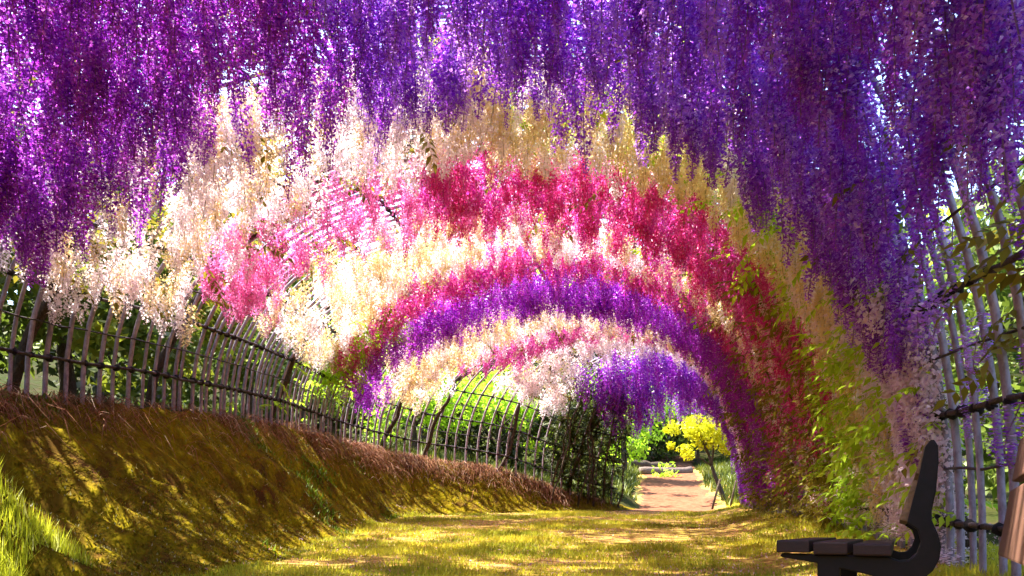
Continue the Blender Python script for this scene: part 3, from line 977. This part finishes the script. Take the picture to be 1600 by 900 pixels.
v, f, t = blades(P, r.uniform(0.018, 0.055, len(x))*np.interp(vnoise(x*2, y*2), [0.3, 0.8], [0.7, 1.5]), r.uniform(0.006, 0.012, len(x)), 0.7, r)
t[:, 0] = np.clip(t[:, 0]*0.6+np.repeat(np.interp(vnoise(x*1.3+4, y*1.3), [0.2, 0.8], [-0.15, 0.65]), 3), 0, 0.84)
tag(link("lawn_grass", mesh_np("lawn_grass", v, f, GR, t)), kind="stuff")
# lush grass at the foot of the bank, near left
x = r.uniform(-4.2, -1.2, 60000); y = r.uniform(2.4, 5.6, 60000)
k = (y < 4.97-0.75*(x+3.3)+0.7*(vnoise(x*3, y*3)-0.5)) & (hgt(x, y) < 0.95)
x, y = x[k], y[k]
P = np.stack([x, y, hgt(x, y)-0.005], 1)
v, f, t = blades(P, r.uniform(0.05, 0.15, len(x)), r.uniform(0.006, 0.011, len(x)), 0.45, r)
tag(link("lush_grass", mesh_np("lush_grass", v, f, GRL, t)), kind="stuff")
# undergrowth outside the tunnel and beside the exit path
UND = leaf_mat("undergrowth_blades", (0.16, 0.19, 0.02), (0.04, 0.055, 0.008), 0.3)
x = r.uniform(-9, 13, 60000); y = r.uniform(15, 36, 60000)
dpp, _, _ = near(path_mid, x, y); dc, sc, _ = near(crest_line, x, y); dr, sr, _ = near(right_line, x, y)
k = ((sc > 0) | (sr < 0) | (y > 18.5)) & (dpp > 1.0+0.4*vnoise(x*1.5, y*1.5))
x, y = x[k], y[k]
P = np.stack([x, y, hgt(x, y)-0.01], 1)
v, f, t = blades(P, r.uniform(0.08, 0.30, len(x)), r.uniform(0.03, 0.07, len(x)), 0.6, r)
tag(link("undergrowth", mesh_np("undergrowth", v, f, UND, t)), kind="stuff")
# moss on the bank
x, y = scatter(230000, -4.6, 2.6, 2.6, 17.8)
dc, sc, _ = near(crest_line, x, y); db, sb, _ = near(base_line, x, y)
k = (sc <= 0) & (sb > 0) & (fbm(x*1.1+9, y*0.6, 3)+r.normal(0, 0.08, len(x)) < 0.07)
x, y = x[k], y[k]
P = np.stack([x, y, hgt(x, y)-0.004], 1)
v, f, t = blades(P, r.uniform(0.008, 0.028, len(x)), r.uniform(0.008, 0.02, len(x)), 0.8, r)
tag(link("moss", mesh_np("moss", v, f, MOSS, t)), kind="stuff")
# low green weeds in patches on the bank
x = r.uniform(-4.2, 0, 90000); y = r.uniform(4, 15, 90000)
dc, sc, _ = near(crest_line, x, y); db, sb, _ = near(base_line, x, y)
k = (sc <= 0) & (sb > 0) & (fbm(x*1.4+21, y*0.9+3, 2)+r.normal(0, 0.04, len(x)) > 0.19)
x, y = x[k], y[k]
P = np.stack([x, y, hgt(x, y)-0.004], 1)
WEED = leaf_mat("bank_weed_blades", (0.16, 0.24, 0.01), (0.06, 0.11, 0.005), 0.3)
v, f, t = blades(P, r.uniform(0.03, 0.09, len(x)), r.uniform(0.012, 0.028, len(x)), 0.8, r)
tag(link("weeds", mesh_np("weeds", v, f, WEED, t)), kind="stuff")
# dry grass hanging over the crest
n = 17000
ci = r.uniform(20, 195, n)
cxp = np.interp(ci, np.arange(len(crest_line)), crest_line[:, 0]); cyp = np.interp(ci, np.arange(len(crest_line)), crest_line[:, 1])
tx = np.interp(ci+1, np.arange(len(crest_line)), crest_line[:, 0])-cxp; ty = np.interp(ci+1, np.arange(len(crest_line)), crest_line[:, 1])-cyp
tl = np.hypot(tx, ty)+1e-9
nx_, ny_ = ty/tl, -tx/tl
off = r.normal(0.05, 0.16, n)
x, y = cxp+nx_*off, cyp+ny_*off
dense = vnoise(x*1.6+y*0.9, y*1.9)**2 > r.random(n)*0.75
x, y, nx_, ny_ = x[dense], y[dense], nx_[dense], ny_[dense]; n = len(x)
P0 = np.stack([x, y, hgt(x, y)-0.01], 1)
L_ = r.uniform(0.18, 0.55, n)
dn = np.stack([nx_, ny_, np.zeros(n)], 1)*r.uniform(0.1, 0.9, n)[:, None]+np.stack([r.normal(0, 0.35, n), r.normal(0, 0.35, n), np.zeros(n)], 1)
w_ = r.uniform(0.004, 0.009, n)
rows = []
for q in (0, 0.33, 0.67, 1.0):
    rows.append(P0+dn*(L_*q)[:, None]+np.stack([np.zeros(n), np.zeros(n), L_*(0.9*q-1.25*q*q)], 1))
a = r.random(n)*6.28; sv = np.stack([np.cos(a), np.sin(a), np.zeros(n)], 1)*w_[:, None]*0.5
v = np.stack([rows[0]-sv, rows[0]+sv, rows[1]-sv, rows[1]+sv, rows[2]-sv*0.8, rows[2]+sv*0.8, rows[3]-sv*0.3, rows[3]+sv*0.3], 1).reshape(-1, 3)
kk = np.arange(n)[:, None]*8
f = np.concatenate([kk+np.array([[2*i, 2*i+1, 2*i+3, 2*i+2]]) for i in range(3)])
t = np.zeros((n, 8, 4)); t[..., 0] = np.clip(r.normal(0.4, 0.3, n), 0, 1)[:, None]; t[..., 1] = r.random(n)[:, None]; t[..., 3] = 1
tag(link("dry_grass", mesh_np("dry_grass", v, f, DRY, t.reshape(-1, 4))), kind="stuff")
# fallen petals
x, y = scatter(7000, -2.2, 4.6, 3.8, 17)
P = np.stack([x, y, hgt(x, y)+0.012], 1)
v, f, t = leaf_cards(P, r.uniform(0.007, 0.014, len(x)), r)
tag(link("fallen_petals", mesh_np("fallen_petals", v, f, PET, t)), kind="stuff")

# ------------------------------------------------------------------ bench near the right wall
BO = Vector((1.26, 2.80, 0.0))
BA = Vector((0.45, 0.893, 0)).normalized()        # along the bench, away from the path's near end
BR = Vector((BA.y, -BA.x, 0))                      # across, towards the wall
BZ = Vector((0, 0, 1))
bz0 = h1(BO.x, BO.y)
def bp(a, z, l):
    return BO+BR*a+BZ*z+BA*l
bench = empty("garden_bench", (BO.x, BO.y, bz0))
tag(bench, "dark timber bench seen end on, with plank seat and curved reclining back", "bench")
PROFILE = [(0.234, 0.842), (0.216, 0.817), (0.196, 0.708), (0.176, 0.622), (0.16, 0.55), (0.194, 0.525), (0.204, 0.484), (0.191, 0.443), (0.166, 0.419), (0.134, 0.415), (0.105, 0.426), (0.0, 0.431), (-0.13, 0.432), (-0.262, 0.437), (-0.27, 0.428), (-0.262, 0.421), (-0.137, 0.401), (-0.14, 0.02), (-0.058, 0.02), (-0.06, 0.383), (0.028, 0.364), (0.125, 0.333), (0.172, 0.02), (0.25, 0.02), (0.212, 0.351), (0.242, 0.381), (0.261, 0.422), (0.267, 0.466), (0.257, 0.511), (0.238, 0.558), (0.238, 0.592), (0.251, 0.661), (0.259, 0.764), (0.257, 0.82), (0.245, 0.841)]
def prism(profile, l0, l1, name, mat, parent, bev=0.006):
    import bmesh
    from mathutils.geometry import tessellate_polygon
    n = len(profile)
    vs_ = [tuple(bp(a, z, l0)) for a, z in profile]+[tuple(bp(a, z, l1)) for a, z in profile]
    tris = tessellate_polygon([[Vector((a, z, 0)) for a, z in profile]])
    fs_ = [tuple(t) for t in tris]+[tuple(n+i for i in reversed(t)) for t in tris]
    fs_ += [(i, (i+1) % n, n+(i+1) % n, n+i) for i in range(n)]
    me = bpy.data.meshes.new(name); me.from_pydata(vs_, [], fs_); me.materials.append(mat)
    bm = bmesh.new(); bm.from_mesh(me); bmesh.ops.recalc_face_normals(bm, faces=bm.faces[:]); 
    ed = [e for e in bm.edges if len(e.link_faces) == 2 and e.calc_face_angle(0) > 0.6]
    bmesh.ops.bevel(bm, geom=ed, offset=bev, segments=2, affect='EDGES', profile=0.6, clamp_overlap=True)
    bm.to_mesh(me); bm.free(); me.update()
    return link(name, me, parent)
for l0 in (0.0, 1.25):
    prism(PROFILE, l0, l0+0.07, "end_frame", M['bench'], bench)
for a0, a1, z0_, z1_ in ((-0.279, -0.162, 0.440, 0.487), (-0.149, -0.032, 0.434, 0.480), (-0.014, 0.112, 0.432, 0.474)):
    b = MB().box(bp((a0+a1)/2, (z0_+z1_)/2, 0.66), BR*(a1-a0)/2, BA*0.69, BZ*(z1_-z0_)/2)
    b.build("seat_plank", M['bench_plank'], bench, smooth=False, bevel=0.006)
for (a0, z0_), (a1, z1_) in (((0.150, 0.556), (0.195, 0.700)), ((0.202, 0.722), (0.236, 0.842))):
    up = Vector(bp(a1, z1_, 0))-Vector(bp(a0, z0_, 0))
    nn = up.cross(BA).normalized()
    b = MB().box(bp((a0+a1)/2, (z0_+z1_)/2, 0.70)+nn*0.0, nn*0.016, BA*0.66, up*0.5)
    b.build("back_plank", M['bench_back'], bench, smooth=False, bevel=0.005)

# second bench, cut by the right edge: only the end of its back boards shows
far_e = Vector((1.545, 2.40, 0)); near_e = Vector((1.02, 1.46, 0))
ax = (near_e-far_e); ln2 = ax.length; ax.normalize()
pr2 = Vector((0.873, -0.487, 0))
b2 = empty("garden_bench", (1.55, 2.2, h1(1.55, 2.2)))
tag(b2, "pale tan board bench back cut off by the picture's right edge", "bench")
for z0_, z1_ in ((0.442, 0.645), (0.672, 0.800)):
    c = (far_e+near_e)/2+pr2*(0.16*(z0_+z1_)/2-0.08)+BZ*(z0_+z1_)/2
    MB().box(c, ax*ln2/2, (pr2*0.16+BZ).normalized().cross(ax)*0.014, (pr2*0.16+BZ)*(z1_-z0_)/2).build("back_board", M['tan'], b2, smooth=False, bevel=0.006)
for q in (0.22, 0.82):
    p = far_e+ax*ln2*q+pr2*0.05
    g = h1(p.x, p.y)
    MB().tube([p+BZ*(g-0.05)-pr2*0.02, p+BZ*0.40, p+BZ*0.80+pr2*0.07], [0.025, 0.024, 0.022], 8).build("leg", M['bench'], b2)
    p = p+pr2*0.36
    MB().tube([p+BZ*(h1(p.x, p.y)-0.05), p+BZ*0.335], 0.024, 8).build("leg", M['bench'], b2)
for q in (0.10, 0.22, 0.34):
    c = (far_e+near_e)/2+pr2*q+BZ*0.35
    MB().box(c, ax*ln2/2, pr2*0.052, BZ*0.014).build("seat_plank", M['tan'], b2, smooth=False, bevel=0.005)

# ------------------------------------------------------------------ small things at the exit
def one(name, label, cat, mb, mat, group=None, smooth=True):
    me = mb.mesh(name, mat, smooth)
    o = link(name, me); tag(o, label, cat, group); return o
def logp(x, y): return (x, y, h1(x, y)+0.13)
one("log", "pale weathered log lying across the end of the dirt path", "log", MB().tube(wander(logp(5.1, 30.6), logp(7.3, 31.3), 9, 0.03, 3), [0.17,0.18,0.18,0.17,0.18,0.17,0.16,0.17,0.15], 10), M['log'])
one("log", "darker log lying behind the pale one across the path end", "log", MB().tube(wander(logp(4.8, 31.9), logp(6.9, 32.6), 9, 0.04, 4), [0.16,0.17,0.19,0.18,0.17,0.17,0.16,0.15,0.13], 10), M['bark'])
def stake(label, x, y, dx, h, r0):
    z = h1(x, y)
    one("stake", label, "stake", MB().tube([(x, y, z-0.1), (x+dx*0.5, y, z+h*0.5), (x+dx, y+0.03, z+h)], [r0, r0*0.95, r0*0.85], 7), M['bark'], "leaning stakes by the exit")
stake("leaning brown stake beside the dirt path at the exit", 4.72, 18.2, 0.22, 0.72, 0.028)
stake("shorter leaning stake against the right wall's far end", 5.10, 18.0, 0.16, 0.62, 0.024)
def rock(name, label, x, y, sx, sy, sz, seed, mat=None):
    import bmesh
    bm = bmesh.new(); bmesh.ops.create_icosphere(bm, subdivisions=4, radius=1.0)
    for v in bm.verts:
        q = v.co
        k = 1+0.5*float(fbm(q.x*1.6+seed*7, q.y*1.6+q.z*1.3, 4))
        v.co = Vector((q.x*sx*k, q.y*sy*k, q.z*sz*k))
    me = bpy.data.meshes.new(name); bm.to_mesh(me); bm.free(); me.materials.append(mat or M['stone'])
    me.polygons.foreach_set("use_smooth", np.ones(len(me.polygons), bool))
    o = link(name, me); o.location = (x, y, h1(x, y)+sz*0.55); tag(o, label, "rock")
rock("stone", "pale upright stone at the foot of the far right wall", 4.84, 15.95, 0.11, 0.11, 0.26, 1)


# few compound leaves hanging close by on the right vine
for lx, ly, lz, k in [(2.24, 3.9, 3.14, 0), (2.05, 3.3, 2.45, 1), (2.04, 3.1, 2.34, 2), (1.98, 4.0, 2.65, 3), (2.16, 4.0, 2.05, 0), (2.16, 3.7, 2.57, 1)]:
    p = Vector((lx, ly, lz))
    v, f, t = LEAFS[k]
    key = ("leaf", k)
    if key not in petals: petals[key] = mesh_np("leaf", v, f, LF2, t)
    link("leaf", petals[key], vright, Matrix.Translation(p) @ Matrix.Rotation(random.uniform(0, 6.28), 4, 'Z') @ Matrix.Rotation(0.6, 4, 'Y') @ Matrix.Scale(0.8, 4))
